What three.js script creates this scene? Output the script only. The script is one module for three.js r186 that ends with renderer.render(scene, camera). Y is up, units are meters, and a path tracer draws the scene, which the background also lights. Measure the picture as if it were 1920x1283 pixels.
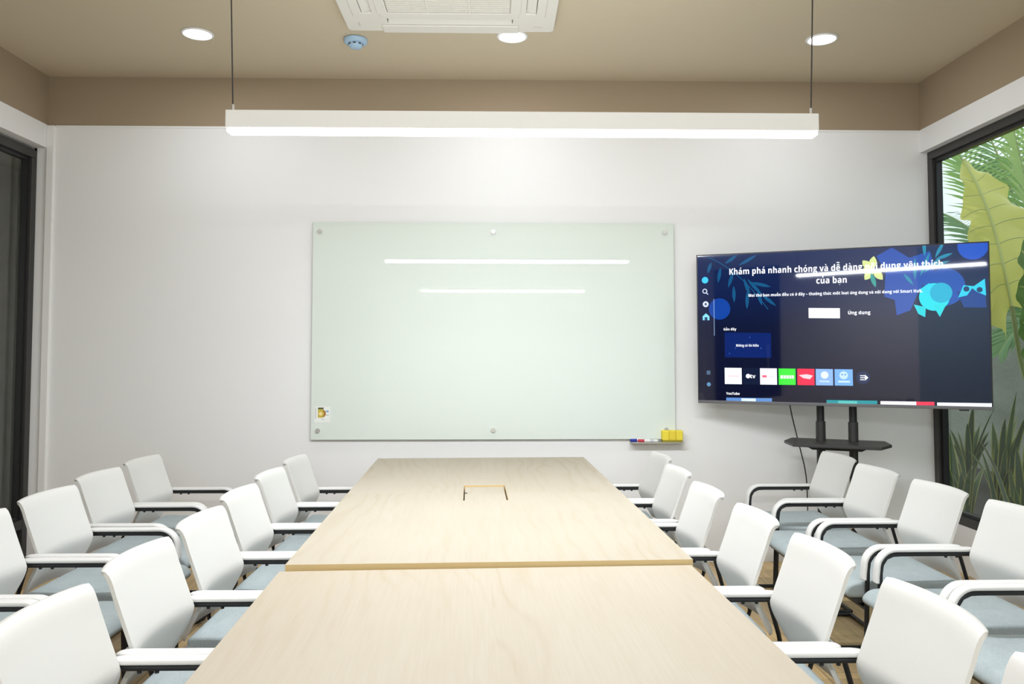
import * as THREE from 'three';
import { RoundedBoxGeometry } from 'three/addons/geometries/RoundedBoxGeometry.js';
import { mergeGeometries } from 'three/addons/utils/BufferGeometryUtils.js';
import { RectAreaLightUniformsLib } from 'three/addons/lights/RectAreaLightUniformsLib.js';

// ---------------------------------------------------------------- camera, sky, lights, exposure
const scene = new THREE.Scene();
const W = 1920, H = 1283, F = 1493, CY = 592, HORIZON = 660, VPX = 928, EYE = 1.40;
const camera = new THREE.PerspectiveCamera(2 * Math.atan(H / 2 / F) * 180 / Math.PI, W / H, 0.05, 100);
const pitch = Math.atan((HORIZON - CY) / F), yaw = Math.atan((W / 2 - VPX) / F * Math.cos(pitch));
const FW = new THREE.Vector3(Math.sin(yaw) * Math.cos(pitch), Math.sin(pitch), -Math.cos(yaw) * Math.cos(pitch));
const RT = new THREE.Vector3(Math.cos(yaw), 0, Math.sin(yaw)), UP = new THREE.Vector3().crossVectors(RT, FW);
camera.position.set(0, EYE, 0);
camera.lookAt(camera.position.clone().add(FW));
camera.setViewOffset(W, H, 0, H / 2 - CY, W, H);           // the lens is shifted a little
scene.background = new THREE.Color().setRGB(0.36, 0.41, 0.42);   // overcast sky over the garden
const renderer = new THREE.WebGLRenderer();
renderer.toneMapping = THREE.LinearToneMapping;
renderer.toneMappingExposure = 2.85;
renderer.shadowMap.enabled = true;
RectAreaLightUniformsLib.init();
const PENDANT_LIGHT = 50, DOWN_LIGHT = 38;

// ---------------------------------------------------------------- helpers
const ray = (x, y) => FW.clone().addScaledVector(RT, (x - W / 2) / F).addScaledVector(UP, -(y - CY) / F);
const atX = (x, y, X) => { const d = ray(x, y); return camera.position.clone().addScaledVector(d, X / d.x); };
let seed = 20240611;
const rnd = () => { seed = (seed * 1664525 + 1013904223) >>> 0; return seed / 4294967296; };
const taken = {};
const numbered = (n) => { taken[n] = (taken[n] ?? -1) + 1; return taken[n] ? `${n}_${String(taken[n]).padStart(3, '0')}` : n; };
function tag(o, label, category, group) { o.userData = { label, category }; if (group) o.userData.group = group; return o; }
function thing(name, label, category, [x, y, z] = [0, 0, 0], turn = 0, group) {
  const o = new THREE.Group(); o.name = numbered(name); o.position.set(x, y, z); o.rotation.y = turn; scene.add(o);
  return tag(o, label, category, group);
}
function struct(name, label, category) {
  const o = new THREE.Group(); o.name = name; scene.add(o); o.userData = { kind: 'structure', label, category }; return o;
}
function part(name, geo, m, parent) {
  const o = new THREE.Mesh(Array.isArray(geo) ? merge(geo) : geo, m); o.name = name; o.castShadow = o.receiveShadow = true; parent.add(o); return o;
}
function merge(list) {
  const l = list.map((g) => { const q = g.index ? g.toNonIndexed() : g; for (const k of Object.keys(q.attributes)) if (!['position', 'normal', 'uv'].includes(k)) q.deleteAttribute(k); return q; });
  return mergeGeometries(l);
}
const box = (x0, x1, y0, y1, z0, z1) => new THREE.BoxGeometry(x1 - x0, y1 - y0, z1 - z0).translate((x0 + x1) / 2, (y0 + y1) / 2, (z0 + z1) / 2);
const rbox = (x0, x1, y0, y1, z0, z1, r = 0.004) => new RoundedBoxGeometry(x1 - x0, y1 - y0, z1 - z0, 2, r).translate((x0 + x1) / 2, (y0 + y1) / 2, (z0 + z1) / 2);
const cyl = (r, h, x, y, z, s = 20, r2 = r) => new THREE.CylinderGeometry(r2, r, h, s).translate(x, y, z);
const V = (x, y, z) => new THREE.Vector3(x, y, z);
function tube(points, radius, fillet = 0.03, seg = 8, radial = 8) {        // a bent pipe with rounded corners
  const path = new THREE.CurvePath(); let last = points[0];
  for (let i = 1; i < points.length; i++) {
    if (i === points.length - 1) { path.add(new THREE.LineCurve3(last, points[i])); break; }
    const a = points[i].clone().sub(points[i - 1]), b = points[i + 1].clone().sub(points[i]);
    const r = Math.min(fillet, a.length() * 0.45, b.length() * 0.45);
    const p = points[i].clone().addScaledVector(a.normalize(), -r), q = points[i].clone().addScaledVector(b.normalize(), r);
    path.add(new THREE.LineCurve3(last, p)); path.add(new THREE.QuadraticBezierCurve3(p, points[i], q)); last = q;
  }
  return new THREE.TubeGeometry(path, seg * points.length, radius, radial, false);
}
const mat = (rgb, roughness = 0.6, extra = {}) => new THREE.MeshStandardMaterial({ color: new THREE.Color().setRGB(...rgb), roughness, ...extra });
// value noise for textures
const hash = (x, y, s) => { let h = (x * 374761393 + y * 668265263 + s * 974711) | 0; h = Math.imul(h ^ (h >>> 13), 1274126177); return ((h ^ (h >>> 16)) >>> 0) / 4294967296; };
function noise(x, y, s = 1, px = 0) {
  const xi = Math.floor(x), yi = Math.floor(y), fx = x - xi, fy = y - yi, u = fx * fx * (3 - 2 * fx), v = fy * fy * (3 - 2 * fy);
  const w = (a) => px ? ((a % px) + px) % px : a;
  const a = hash(w(xi), yi, s), b = hash(w(xi + 1), yi, s), c = hash(w(xi), yi + 1, s), d = hash(w(xi + 1), yi + 1, s);
  return a + (b - a) * u + (c - a) * v + (a - b - c + d) * u * v;
}
const fbm = (x, y, s) => 0.5 * noise(x, y, s) + 0.25 * noise(2 * x, 2 * y, s + 1) + 0.15 * noise(4 * x, 4 * y, s + 2) + 0.1 * noise(8 * x, 8 * y, s + 3);
function dataTexture(w, h, fn, srgb = true) {
  const d = new Uint8Array(w * h * 4);
  for (let j = 0; j < h; j++) for (let i = 0; i < w; i++) { const c = fn(i / w, j / h), k = 4 * (j * w + i); d[k] = c[0]; d[k + 1] = c[1]; d[k + 2] = c[2]; d[k + 3] = 255; }
  const t = new THREE.DataTexture(d, w, h); t.wrapS = t.wrapT = THREE.RepeatWrapping; t.magFilter = THREE.LinearFilter; t.minFilter = THREE.LinearMipmapLinearFilter; t.generateMipmaps = true;
  if (srgb) t.colorSpace = THREE.SRGBColorSpace; t.needsUpdate = true; return t;
}
function woodTexture(light, dark, s, contrast = 1) {                 // boards with flowing cathedral grain along v
  return dataTexture(640, 1280, (u, v) => {
    const x = u * 1.3, y = v * 2.6, warp = 0.34 * fbm(x * 2.2, y * 0.75, s) + 0.10 * fbm(x * 5, y * 1.4, s + 20);
    const ring = 0.5 + 0.5 * Math.sin((x + warp) * 95), soft = fbm(x * 3, y * 0.9, s + 40), fibre = noise(x * 260, y * 9, s + 60);
    const vis = Math.max(0, fbm(x * 2.6 + 9, y * 1.1, s + 80) - 0.38) * 2.4;
    const k = contrast * (0.34 * Math.pow(ring, 4) * vis + 0.34 * (soft - 0.45) + 0.16 * (fibre - 0.5)) + 0.12;
    return light.map((c, i) => Math.max(0, Math.min(255, c + (dark[i] - c) * k)));
  });
}

// ---------------------------------------------------------------- materials
const M = {
  white: mat([0.87, 0.865, 0.86], 0.75), trim: mat([0.87, 0.865, 0.85], 0.55),
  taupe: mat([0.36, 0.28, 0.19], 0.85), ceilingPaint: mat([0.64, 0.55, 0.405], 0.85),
  black: mat([0.035, 0.033, 0.032], 0.42), blackMetal: mat([0.022, 0.022, 0.024], 0.38, { metalness: 0.3 }),
  glass: new THREE.MeshPhysicalMaterial({ color: new THREE.Color().setRGB(0.92, 0.95, 0.94), transmission: 1, thickness: 0, roughness: 0.0, ior: 1.5 }),
  shell: mat([0.68, 0.67, 0.64], 0.45), pad: mat([0.76, 0.75, 0.73], 0.42),
  pan: mat([0.06, 0.068, 0.075], 0.6),
  steel: mat([0.62, 0.61, 0.58], 0.3, { metalness: 0.8 }),
  plastic: mat([0.82, 0.80, 0.73], 0.45), plasticDark: mat([0.05, 0.048, 0.045], 0.6), grille: mat([0.66, 0.63, 0.54], 0.6),
  glow: new THREE.MeshStandardMaterial({ color: 0xffffff, emissive: new THREE.Color().setRGB(1, 0.99, 0.97), emissiveIntensity: 2.2, roughness: 0.5 }),
  lampBody: mat([0.86, 0.86, 0.85], 0.4),
};
M.fabric = (() => {
  const bump = dataTexture(256, 256, (u, v) => { const n = 110 + 60 * Math.sin(u * 256 * 0.8) * Math.sin(v * 256 * 0.8) + 60 * (hash(Math.floor(u * 256), Math.floor(v * 256), 5) - 0.5); return [n, n, n]; }, false);
  bump.repeat.set(6, 6);
  const col = dataTexture(256, 256, (u, v) => { const n = 0.93 + 0.1 * noise(u * 128, v * 128, 3, 128) + 0.04 * noise(u * 8, v * 8, 4, 8); return [164 * n, 174 * n, 176 * n]; });
  col.repeat.set(3, 3);
  return new THREE.MeshStandardMaterial({ map: col, bumpMap: bump, bumpScale: 0.0006, roughness: 0.9 });
})();
M.tableTop = (() => { const t = woodTexture([175, 167, 152], [154, 135, 106], 11, 0.8); t.repeat.set(1 / 1.3, 1 / 2.6); return new THREE.MeshStandardMaterial({ map: t, roughness: 0.62 }); })();
M.tableTop2 = (() => { const t = woodTexture([177, 168, 152], [156, 136, 107], 311, 0.95); t.repeat.set(1 / 1.3, 1 / 2.6); return new THREE.MeshStandardMaterial({ map: t, roughness: 0.62 }); })();
M.edgeBand = mat([0.60, 0.45, 0.22], 0.5);
M.floor = (() => {
  const t = dataTexture(1024, 1024, (u, v) => {
    const row = Math.floor(u * 6), off = hash(row, 1, 9) , cell = Math.floor(v * 2 + off), x = u * 6 - row, e = Math.min(x, 1 - x) < 0.008 || Math.abs((v * 2 + off) % 1) < 0.003;
    const tone = 0.86 + 0.2 * hash(row, cell, 3), g = 0.9 + 0.14 * noise(u * 140, v * 6 + cell * 7, 4) + 0.08 * fbm(u * 16, v * 3 + row * 3, 6), k = e ? 0.55 : tone * g;
    return [206 * k, 176 * k, 128 * k].map((c) => Math.min(255, c));
  });
  t.repeat.set(5, 7); return new THREE.MeshStandardMaterial({ map: t, roughness: 0.45 });
})();
M.concrete = (() => {
  const t = dataTexture(512, 512, (u, v) => { const n = 0.72 + 0.5 * fbm(u * 7, v * 7, 31) + 0.12 * (hash(Math.floor(u * 512), Math.floor(v * 512), 2) - 0.5); return [140 * n, 143 * n, 130 * n].map((c) => Math.min(255, c)); });
  t.repeat.set(2, 1); return new THREE.MeshStandardMaterial({ map: t, roughness: 0.9 });
})();

// ---------------------------------------------------------------- the room
const XL = -3.0, XR = 2.915, ZB = -5.35, ZR = 1.6, YW = 2.92, YC = 3.255, YB = 2.765, T = 0.2;
const floor = struct('floor', 'light brown wooden plank floor of the meeting room', 'floor');
part('boards', box(XL - T, XR + T, -0.1, 0, ZB - T, ZR + T), M.floor, floor);
const ceiling = struct('ceiling', 'flat taupe painted ceiling', 'ceiling');
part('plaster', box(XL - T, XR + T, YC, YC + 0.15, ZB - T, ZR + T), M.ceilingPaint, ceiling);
const wb = struct('wall_back', 'white wall with a taupe band under the ceiling, behind the glass board', 'wall');
part('plaster', box(XL - 0.07, XR + 0.06, 0, YW - 0.012, ZB - T, ZB), M.white, wb);
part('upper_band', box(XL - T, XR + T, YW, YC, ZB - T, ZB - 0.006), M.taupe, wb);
const t2 = struct('trim_2', 'thin white bead along the top of the board wall', 'trim');
part('bead', rbox(XL + 0.05, XR, YW - 0.014, YW, ZB - 0.03, ZB + 0.004, 0.002), M.trim, t2);
const wr = struct('wall_rear', 'plain light wall at the far end of the room from the board', 'wall');
part('plaster', box(XL - T, XR + T, 0, YC, ZR, ZR + T), M.white, wr);
const WEND = -1.2;                                               // where both windows end towards the camera
for (const [side, x0, x1, label] of [['left', XL - T, XL, 'white wall beam and taupe band above the dark window'], ['right', XR, XR + T, 'white wall beam and taupe band above the garden window']]) {
  const w = struct(`wall_${side}`, label, 'wall');
  const inset = side === 'left' ? [0, -0.006] : [0.006, 0];
  part('beam', box(x0, x1, YB, YW, ZB, WEND), M.white, w);
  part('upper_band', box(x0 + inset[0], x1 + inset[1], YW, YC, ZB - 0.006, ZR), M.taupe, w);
  part('plaster', box(x0, x1, 0, YW, WEND, ZR), M.white, w);
  if (side === 'right') part('low_wall', box(x0 + 0.05, x1, 0, 0.30, ZB, WEND), M.white, w);
}
const t1 = struct('trim_1', 'narrow white corner post beside the dark window', 'trim');
part('post', rbox(XL - 0.002, XL + 0.052, 0, YW - 0.002, ZB - 0.01, ZB + 0.02, 0.008), M.trim, t1);

// windows: black frames with single glass panes
function windowUnit(name, label, x, dir, y0, y1, rails, z0, z1, posts) {     // x: inner face of the frame; dir: towards outside
  const w = struct(name, label, 'window'), d = 0.07 * dir, f = 0.055;
  const fb = (ya, yb, za, zb, n = 'frame_bar', in0 = 0) => part(n, rbox(Math.min(x + in0 * dir, x + d), Math.max(x + in0 * dir, x + d), ya, yb, za, zb, 0.003), M.black, w);
  fb(y1 - f, y1, z0, z1); fb(y0, y0 + f, z0, z1); fb(y0 + f, y1 - f, z0, z0 + f); fb(y0 + f, y1 - f, z1 - f, z1);
  const zs = [z0 + f, ...posts, z1 - f], ys = [y0 + f, ...rails, y1 - f];
  for (const p of posts) fb(y0 + f, y1 - f, p - 0.025, p + 0.025, 'mullion');
  for (const r of rails) fb(r, r + 0.06, z0 + f, z1 - f, 'rail');
  for (let i = 0; i < zs.length - 1; i++) {
    const a = zs[i] + (i ? 0.025 : 0), b = zs[i + 1] - (i < zs.length - 2 ? 0.025 : 0);
    for (let j = 0; j < ys.length - 1; j++) {
      const ya = ys[j] + (j ? 0.06 : 0), yb = ys[j + 1], q = 0.022, s = (n, A, B, C, D) => part(n, box(Math.min(x + 0.02 * dir, x + 0.06 * dir), Math.max(x + 0.02 * dir, x + 0.06 * dir), A, B, C, D), M.blackMetal, w);
      s('sash', ya, ya + q, a, b); s('sash', yb - q, yb, a, b); s('sash', ya + q, yb - q, a, a + q); s('sash', ya + q, yb - q, b - q, b);
      const g = new THREE.PlaneGeometry(b - a - 2 * q, yb - ya - 2 * q).rotateY(Math.PI / 2).translate(x + 0.045 * dir, (ya + yb) / 2, (a + b) / 2);
      part('pane', g, M.glass, w);
    }
  }
  return w;
}
windowUnit('window_1', 'tall dark window with a black frame and low rail', XL - 0.068, -1, 0.0, 2.745, [0.25], ZB, WEND, [-3.3]);
windowUnit('window_2', 'tall black framed window looking onto the garden', XR + 0.05, 1, 0.30, 2.765, [], ZB, WEND, [-3.3]);

// the unlit corridor behind the dark window
const cor = struct('wall_corridor', 'dim grey corridor seen through the dark window', 'corridor');
const corM = mat([0.82, 0.80, 0.75], 0.8);
part('side', box(-4.3, -4.2, 0, 3, -9, ZR), corM, cor); part('end', box(-5, XL - T, 0, 3, -9.1, -9), corM, cor); part('end', box(-5, XL - T, 0, 3, ZR, ZR + 0.1), corM, cor);
part('inner_side', box(XL - T, XL - 0.1, 0, 3, -9, ZB - T), corM, cor);
part('top', box(-5, XL - T, 3, 3.1, -9.1, ZR + 0.1), corM, cor); part('ground', box(-5, XL - T, -0.1, 0, -9.1, ZR + 0.1), mat([0.10, 0.10, 0.10], 0.6), cor);
part('top_fill', box(XL - T, XL - 0.1, 2.7, 3.1, -9, ZB - T), corM, cor);

// glazed door in the rear wall, mirrored by the screen
const d1 = struct('door_1', 'dark glazed door in the rear wall', 'door');
part('frame', [rbox(-2.97, -2.90, 0, 2.5, ZR - 0.06, ZR), rbox(-1.93, -1.86, 0, 2.5, ZR - 0.06, ZR), rbox(-2.90, -1.93, 2.42, 2.5, ZR - 0.06, ZR)], M.black, d1);
const doorLeaf = part('door_leaf', rbox(-2.895, -1.935, 0.01, 2.41, ZR - 0.045, ZR - 0.005), mat([0.02, 0.022, 0.028], 0.12), d1);
part('handle', tube([V(-2.02, 0.8, ZR - 0.045), V(-2.02, 0.8, ZR - 0.09), V(-2.02, 1.3, ZR - 0.09), V(-2.02, 1.3, ZR - 0.045)], 0.012), M.steel, doorLeaf);
part('painted_panel', rbox(0.14, 2.75, 0.0, 2.6, ZR - 0.02, ZR, 0.004), mat([0.46, 0.60, 0.60], 0.6), wr);

// ---------------------------------------------------------------- tables
function tableTop(w, l, t, m, hole) {
  const s = new THREE.Shape([new THREE.Vector2(-w / 2, -l / 2), new THREE.Vector2(w / 2, -l / 2), new THREE.Vector2(w / 2, l / 2), new THREE.Vector2(-w / 2, l / 2)]);
  if (hole) s.holes.push(new THREE.Path([[hole[0], hole[2]], [hole[0], hole[3]], [hole[1], hole[3]], [hole[1], hole[2]]].map((p) => new THREE.Vector2(...p))));
  return new THREE.ExtrudeGeometry(s, { depth: t, bevelEnabled: false }).rotateX(-Math.PI / 2);       // y from 0 to t, shape y becomes -z
}
function table(name, label, x, z, turn, w, l, top, m, hole) {
  const o = thing(name, label, 'table', [x, 0, z], turn, 'conference tables pushed end to end'), th = 0.028;
  const slab = part('tabletop', tableTop(w, l, th, m, hole).translate(0, top - th, 0), [m, M.edgeBand], o);
  if (hole) {
    const g = 0.006, [a, b, c, d] = hole;
    const flap = part('cable_flap', tableTop(b - a - 2 * g, d - c - g, 0.018).translate((a + b) / 2, top - 0.026, -(c + d - g) / 2), [m, M.edgeBand], slab);
    part('cable_tray', [box(a - 0.02, b + 0.02, top - 0.12, top - 0.11, -d - 0.02, -c + 0.02), box(a - 0.02, a - 0.004, top - 0.11, top - th, -d - 0.02, -c + 0.02), box(b + 0.004, b + 0.02, top - 0.11, top - th, -d - 0.02, -c + 0.02), box(a - 0.004, b + 0.004, top - 0.11, top - th, -d - 0.02, -d - 0.004), box(a - 0.004, b + 0.004, top - 0.11, top - th, -c + 0.004, -c + 0.02)], M.edgeBand, o);
    part('flap_latch', rbox(a + 0.004, a + 0.018, top - 0.010, top - 0.0045, -(c + 0.55 * (d - c)) - 0.004, -(c + 0.55 * (d - c)) + 0.004, 0.001), M.plasticDark, flap);
  }
  for (const sz of [-1, 1]) part('leg_frame', [box(-w / 2 + 0.28, -w / 2 + 0.34, 0.02, top - th, sz * (l / 2 - 0.36) - 0.03, sz * (l / 2 - 0.36) + 0.03), box(w / 2 - 0.34, w / 2 - 0.28, 0.02, top - th, sz * (l / 2 - 0.36) - 0.03, sz * (l / 2 - 0.36) + 0.03), box(-w / 2 + 0.26, w / 2 - 0.26, 0, 0.02, sz * (l / 2 - 0.36) - 0.035, sz * (l / 2 - 0.36) + 0.035), box(-w / 2 + 0.34, w / 2 - 0.34, top - th - 0.05, top - th, sz * (l / 2 - 0.36) - 0.025, sz * (l / 2 - 0.36) + 0.025)], M.shell, o);
  return o;
}
const TURN = 0.030;
// far table centre: between the far edge (-0.078, -4.93) and the seam (-0.014, -2.497)
table('conference_table', 'pale birch conference table with a cable flap, end towards the whiteboard', -0.046, -3.714, TURN, 1.262, 2.435, 0.75, M.tableTop, [-0.098, 0.100, -0.190, 0.208]);
table('conference_table', 'pale birch conference table with a plain top, slightly lower than its neighbour', 0.026, -1.270, 0.0375, 1.268, 2.435, 0.734, M.tableTop2);

// ---------------------------------------------------------------- chairs
function sweep(path, section, scale) {           // path: [{p:[x,y], n:[nx,ny]}], section: [z, along n]; closed ring, capped
  const pos = [], idx = [], R = section.length;
  path.forEach((k, i) => { const s = scale ? scale(i / (path.length - 1)) : 1; for (const [sz, sn] of section) pos.push(k.p[0] + k.n[0] * sn * s, k.p[1] + k.n[1] * sn * s, sz * s); });
  for (let i = 0; i < path.length - 1; i++) for (let j = 0; j < R; j++) { const a = i * R + j, b = i * R + (j + 1) % R; idx.push(a, b, a + R, b, b + R, a + R); }
  for (const [i, flip] of [[0, 1], [path.length - 1, 0]]) for (let j = 1; j < R - 1; j++) { const a = i * R; flip ? idx.push(a, a + j + 1, a + j) : idx.push(a, a + j, a + j + 1); }
  const g = new THREE.BufferGeometry(); g.setAttribute('position', new THREE.Float32BufferAttribute(pos, 3)); g.setIndex(idx); g.computeVertexNormals(); return g;
}
function armPath(y, xr, xf, r, drop, x0) {         // along the arm, round the front bend and a little way down
  const out = []; const push = (x, yy, nx, ny) => out.push({ p: [x, yy], n: [nx, ny] });
  for (const f of [0, 0.02, 0.05, 0.1, 0.3, 0.6, 1]) push(x0 + (xf - r - x0) * f, y, 0, 1);
  for (let i = 1; i <= 8; i++) { const a = Math.PI / 2 * (1 - i / 8); push(xf - r + r * Math.cos(a), y - r + r * Math.sin(a), Math.cos(a), Math.sin(a)); }
  push(xf + 0.004, y - r - drop * 0.6, 1, 0); push(xf + 0.005, y - r - drop * 0.95, 1, 0); push(xf + 0.005, y - r - drop, 1, 0);
  return out;
}
const ARM = 0.612, AZ = 0.2355, BACK = 0.208;
function backShell() {
  const prof = new THREE.CatmullRomCurve3([[-.308, .802], [-.297, .8085], [-.280, .8085], [-.266, .789], [-.247, .735], [-.222, .665], [-.205, .618], [-.195, .588], [-.199, .565], [-.214, .53], [-.240, .48], [-.268, .43]].map(([x, y]) => V(x, y, 0)), false, 'centripetal');
  const N = 30, K = 14, th = 0.011, half = (t) => BACK - 0.030 * Math.pow(Math.max(0, 1 - t / 0.07), 2) - 0.03 * Math.pow(Math.max(0, (t - 0.7) / 0.3), 2);
  const front = [], back = [];
  for (let i = 0; i <= N; i++) {
    const t = i / N, p = prof.getPointAt(t), d = prof.getTangentAt(t), n = V(-d.y, d.x, 0);     // n points to the sitter's side
    if (n.x < 0 && t > 0.25) n.negate();
    for (let j = 0; j <= K; j++) {
      const v = -1 + 2 * j / K, z = v * half(t), dx = -0.036 * (1 - v * v);
      front.push(p.x + dx, p.y, z); back.push(p.x + dx - n.x * th, p.y - n.y * th, z);
    }
  }
  const grid = (pos, flip) => { const g = new THREE.BufferGeometry(), idx = []; for (let i = 0; i < N; i++) for (let j = 0; j < K; j++) { const a = i * (K + 1) + j, b = a + 1, c = a + K + 1, d = c + 1; flip ? idx.push(a, b, c, b, d, c) : idx.push(a, c, b, b, c, d); } g.setAttribute('position', new THREE.Float32BufferAttribute(pos, 3)); g.setIndex(idx); g.computeVertexNormals(); return g; };
  const rimIdx = []; for (let j = 0; j <= K; j++) rimIdx.push(j); for (let i = 1; i <= N; i++) rimIdx.push(i * (K + 1) + K); for (let j = K - 1; j >= 0; j--) rimIdx.push(N * (K + 1) + j); for (let i = N - 1; i >= 0; i--) rimIdx.push(i * (K + 1));
  const rp = [], ri = []; rimIdx.forEach((k) => { rp.push(...front.slice(3 * k, 3 * k + 3), ...back.slice(3 * k, 3 * k + 3)); });
  for (let i = 0; i < rimIdx.length - 1; i++) ri.push(2 * i, 2 * i + 1, 2 * i + 2, 2 * i + 1, 2 * i + 3, 2 * i + 2);
  const rim = new THREE.BufferGeometry(); rim.setAttribute('position', new THREE.Float32BufferAttribute(rp, 3)); rim.setIndex(ri); rim.computeVertexNormals();
  return mergeGeometries([grid(front, false), grid(back, true), rim].map((g) => g.toNonIndexed()));
}
function sideExtrude(points, width, bevel) {          // outline in x,y, thickness along z
  const s = new THREE.Shape(); s.moveTo(...points[0]); s.splineThru(points.slice(1).map((p) => new THREE.Vector2(...p))); s.closePath();
  return new THREE.ExtrudeGeometry(s, { depth: width - 2 * bevel, bevelEnabled: true, bevelThickness: bevel, bevelSize: bevel, bevelSegments: 4, curveSegments: 28 }).translate(0, 0, -width / 2 + bevel);
}
const chairGeo = {
  back: backShell(),
  seat: sideExtrude([[-.235, .432], [-.225, .446], [-.12, .444], [0, .443], [.12, .446], [.195, .442], [.225, .422], [.222, .408], [.19, .405], [0, .404], [-.22, .410], [-.236, .424]], 0.44, 0.012),
  pan: sideExtrude([[-.225, .396], [-.1, .394], [.1, .391], [.19, .391], [.196, .384], [.17, .372], [0, .364], [-.2, .374], [-.226, .388]], 0.40, 0.006),
  pads: [-1, 1].map((s) => sweep(armPath(ARM - 0.008, 0, 0.167, 0.075, 0.055, -0.232), [...Array(14).keys()].map((i) => { const a = -i / 14 * 2 * Math.PI, c = Math.cos(a), q = Math.sin(a); return [Math.sign(c) * Math.pow(Math.abs(c), 0.55) * 0.0215, Math.sign(q) * Math.pow(Math.abs(q), 0.7) * 0.0085]; }), (t) => t < 0.22 ? 0.35 + 0.65 * Math.min(1, Math.sqrt(t / 0.18)) : 1).translate(0, 0, s * AZ)),
  tubes: [-1, 1].map((s) => tube([V(-.225, ARM - .026, s * AZ), V(.150, ARM - .026, s * AZ), V(.172, .011, s * AZ), V(-.235, .011, s * AZ)], 0.0098, 0.07, 10, 8)),
  screws: [-1, 1].map((s) => [-.16, -.115].map((x) => cyl(.006, .006, x, ARM - .0375, s * AZ, 8))),
  rearBar: tube([V(-.235, .011, -AZ), V(-.235, .011, AZ)], 0.0098), seatBar: tube([V(.157, .352, -AZ), V(.157, .352, AZ)], 0.009),
  backBar: tube([V(-.278, .552, -.16), V(-.278, .552, .16)], 0.008), spine: tube([V(-.06, .366, 0), V(-.24, .37, 0), V(-.275, .43, 0), V(-.262, .47, 0)], 0.014, 0.04),
  side: [-1, 1].map((s) => tube([V(.157, .352, s * .17), V(-.18, .358, s * .16), V(-.318, .385, s * .16), V(-.268, .565, s * .16)], 0.008, 0.04)),
  tag: new THREE.BoxGeometry(0.05, 0.014, 0.0012),
};
const labelTexture = (() => { const c = document.createElement('canvas'); c.width = 128; c.height = 36; const g = c.getContext('2d'); g.fillStyle = '#f2f3f4'; g.fillRect(0, 0, 128, 36); g.fillStyle = '#9aa4b8'; g.fillRect(10, 9, 52, 4); g.fillRect(10, 18, 60, 3); g.fillRect(10, 25, 44, 3); g.fillStyle = '#3a4c86'; g.beginPath(); g.arc(98, 18, 8, 0, 7); g.fill(); const t = new THREE.CanvasTexture(c); t.colorSpace = THREE.SRGBColorSpace; return t; })();
const labelMat = new THREE.MeshStandardMaterial({ map: labelTexture, roughness: 0.5 });
function makeChair() {
  const o = thing('conference_armchair', '', 'chair');
  part('backrest', chairGeo.back, M.shell, o);
  const seat = part('seat', chairGeo.seat, M.fabric, o); seat.userData.label = 'grey blue fabric seat cushion';
  part('seat_pan', chairGeo.pan, M.pan, o);
  for (const k of [0, 1]) {
    part('armrest', chairGeo.pads[k], M.pad, o);
    const f = part('side_frame', chairGeo.tubes[k], M.blackMetal, o); for (const g of chairGeo.screws[k]) part('screw', g, M.blackMetal, f);
    part('back_support', chairGeo.side[k], M.blackMetal, o);
  }
  part('floor_bar', chairGeo.rearBar, M.blackMetal, o); part('seat_bar', chairGeo.seatBar, M.blackMetal, o); part('back_bar', chairGeo.backBar, M.shell, o);
  return o;
}
const ordinal = ['first', 'second', 'third', 'fourth', 'fifth', 'sixth', 'seventh'];
// far top corner of each backrest: x, z (metres)
const rows = [
  ['at the table, dark window side', 1, [[-1.103, -4.68], [-1.098, -4.163], [-1.080, -3.64], [-1.052, -3.122], [-1.047, -2.605], [-1.040, -2.088]], 'inner row of chairs, dark window side'],
  ['in the outer row beside the dark window', 1, [[-1.950, -4.69], [-1.935, -4.172], [-1.873, -3.62], [-1.857, -3.09], [-1.86, -2.57], [-1.86, -2.05]], 'outer row of chairs, dark window side'],
  ['at the table, garden window side', -1, [[0.940, -4.75], [0.915, -4.215], [0.914, -3.66], [0.954, -3.135], [0.985, -2.617], [1.033, -2.10], [1.030, -1.58]], 'inner row of chairs, garden window side'],
  ['in the outer row beside the garden window', -1, [[1.957, -4.737], [1.932, -4.22], [1.957, -3.703], [1.987, -3.187], [1.99, -2.67], [2.0, -2.153]], 'outer row of chairs, garden window side'],
];
const proto = makeChair(); let used = false;
for (const [where, dir, list, group] of rows) list.forEach(([x, z], i) => {
  const o = used ? proto.clone() : proto; if (used) { o.name = numbered('conference_armchair'); scene.add(o); } used = true;
  const jit = (rnd() - 0.5) * 0.006;
  o.position.set(x + dir * 0.283, 0, z + BACK); o.rotation.y = dir > 0 ? jit : Math.PI + jit;
  tag(o, `white armchair ${where}, ${ordinal[i]} from the whiteboard wall`, 'chair', group);
});
scene.children.filter((o) => o.name.startsWith('conference_armchair')).forEach((o) => {       // paper label on the cushion's side away from the camera end
  const seat = o.children.find((c) => c.name === 'seat'), s = Math.abs(o.rotation.y) < 1 ? -1 : 1;
  const t = part('paper_label', chairGeo.tag, labelMat, seat); t.position.set(-0.10, 0.4465, s * 0.205); t.rotation.x = s > 0 ? 1.35 : -1.35;
});

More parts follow.
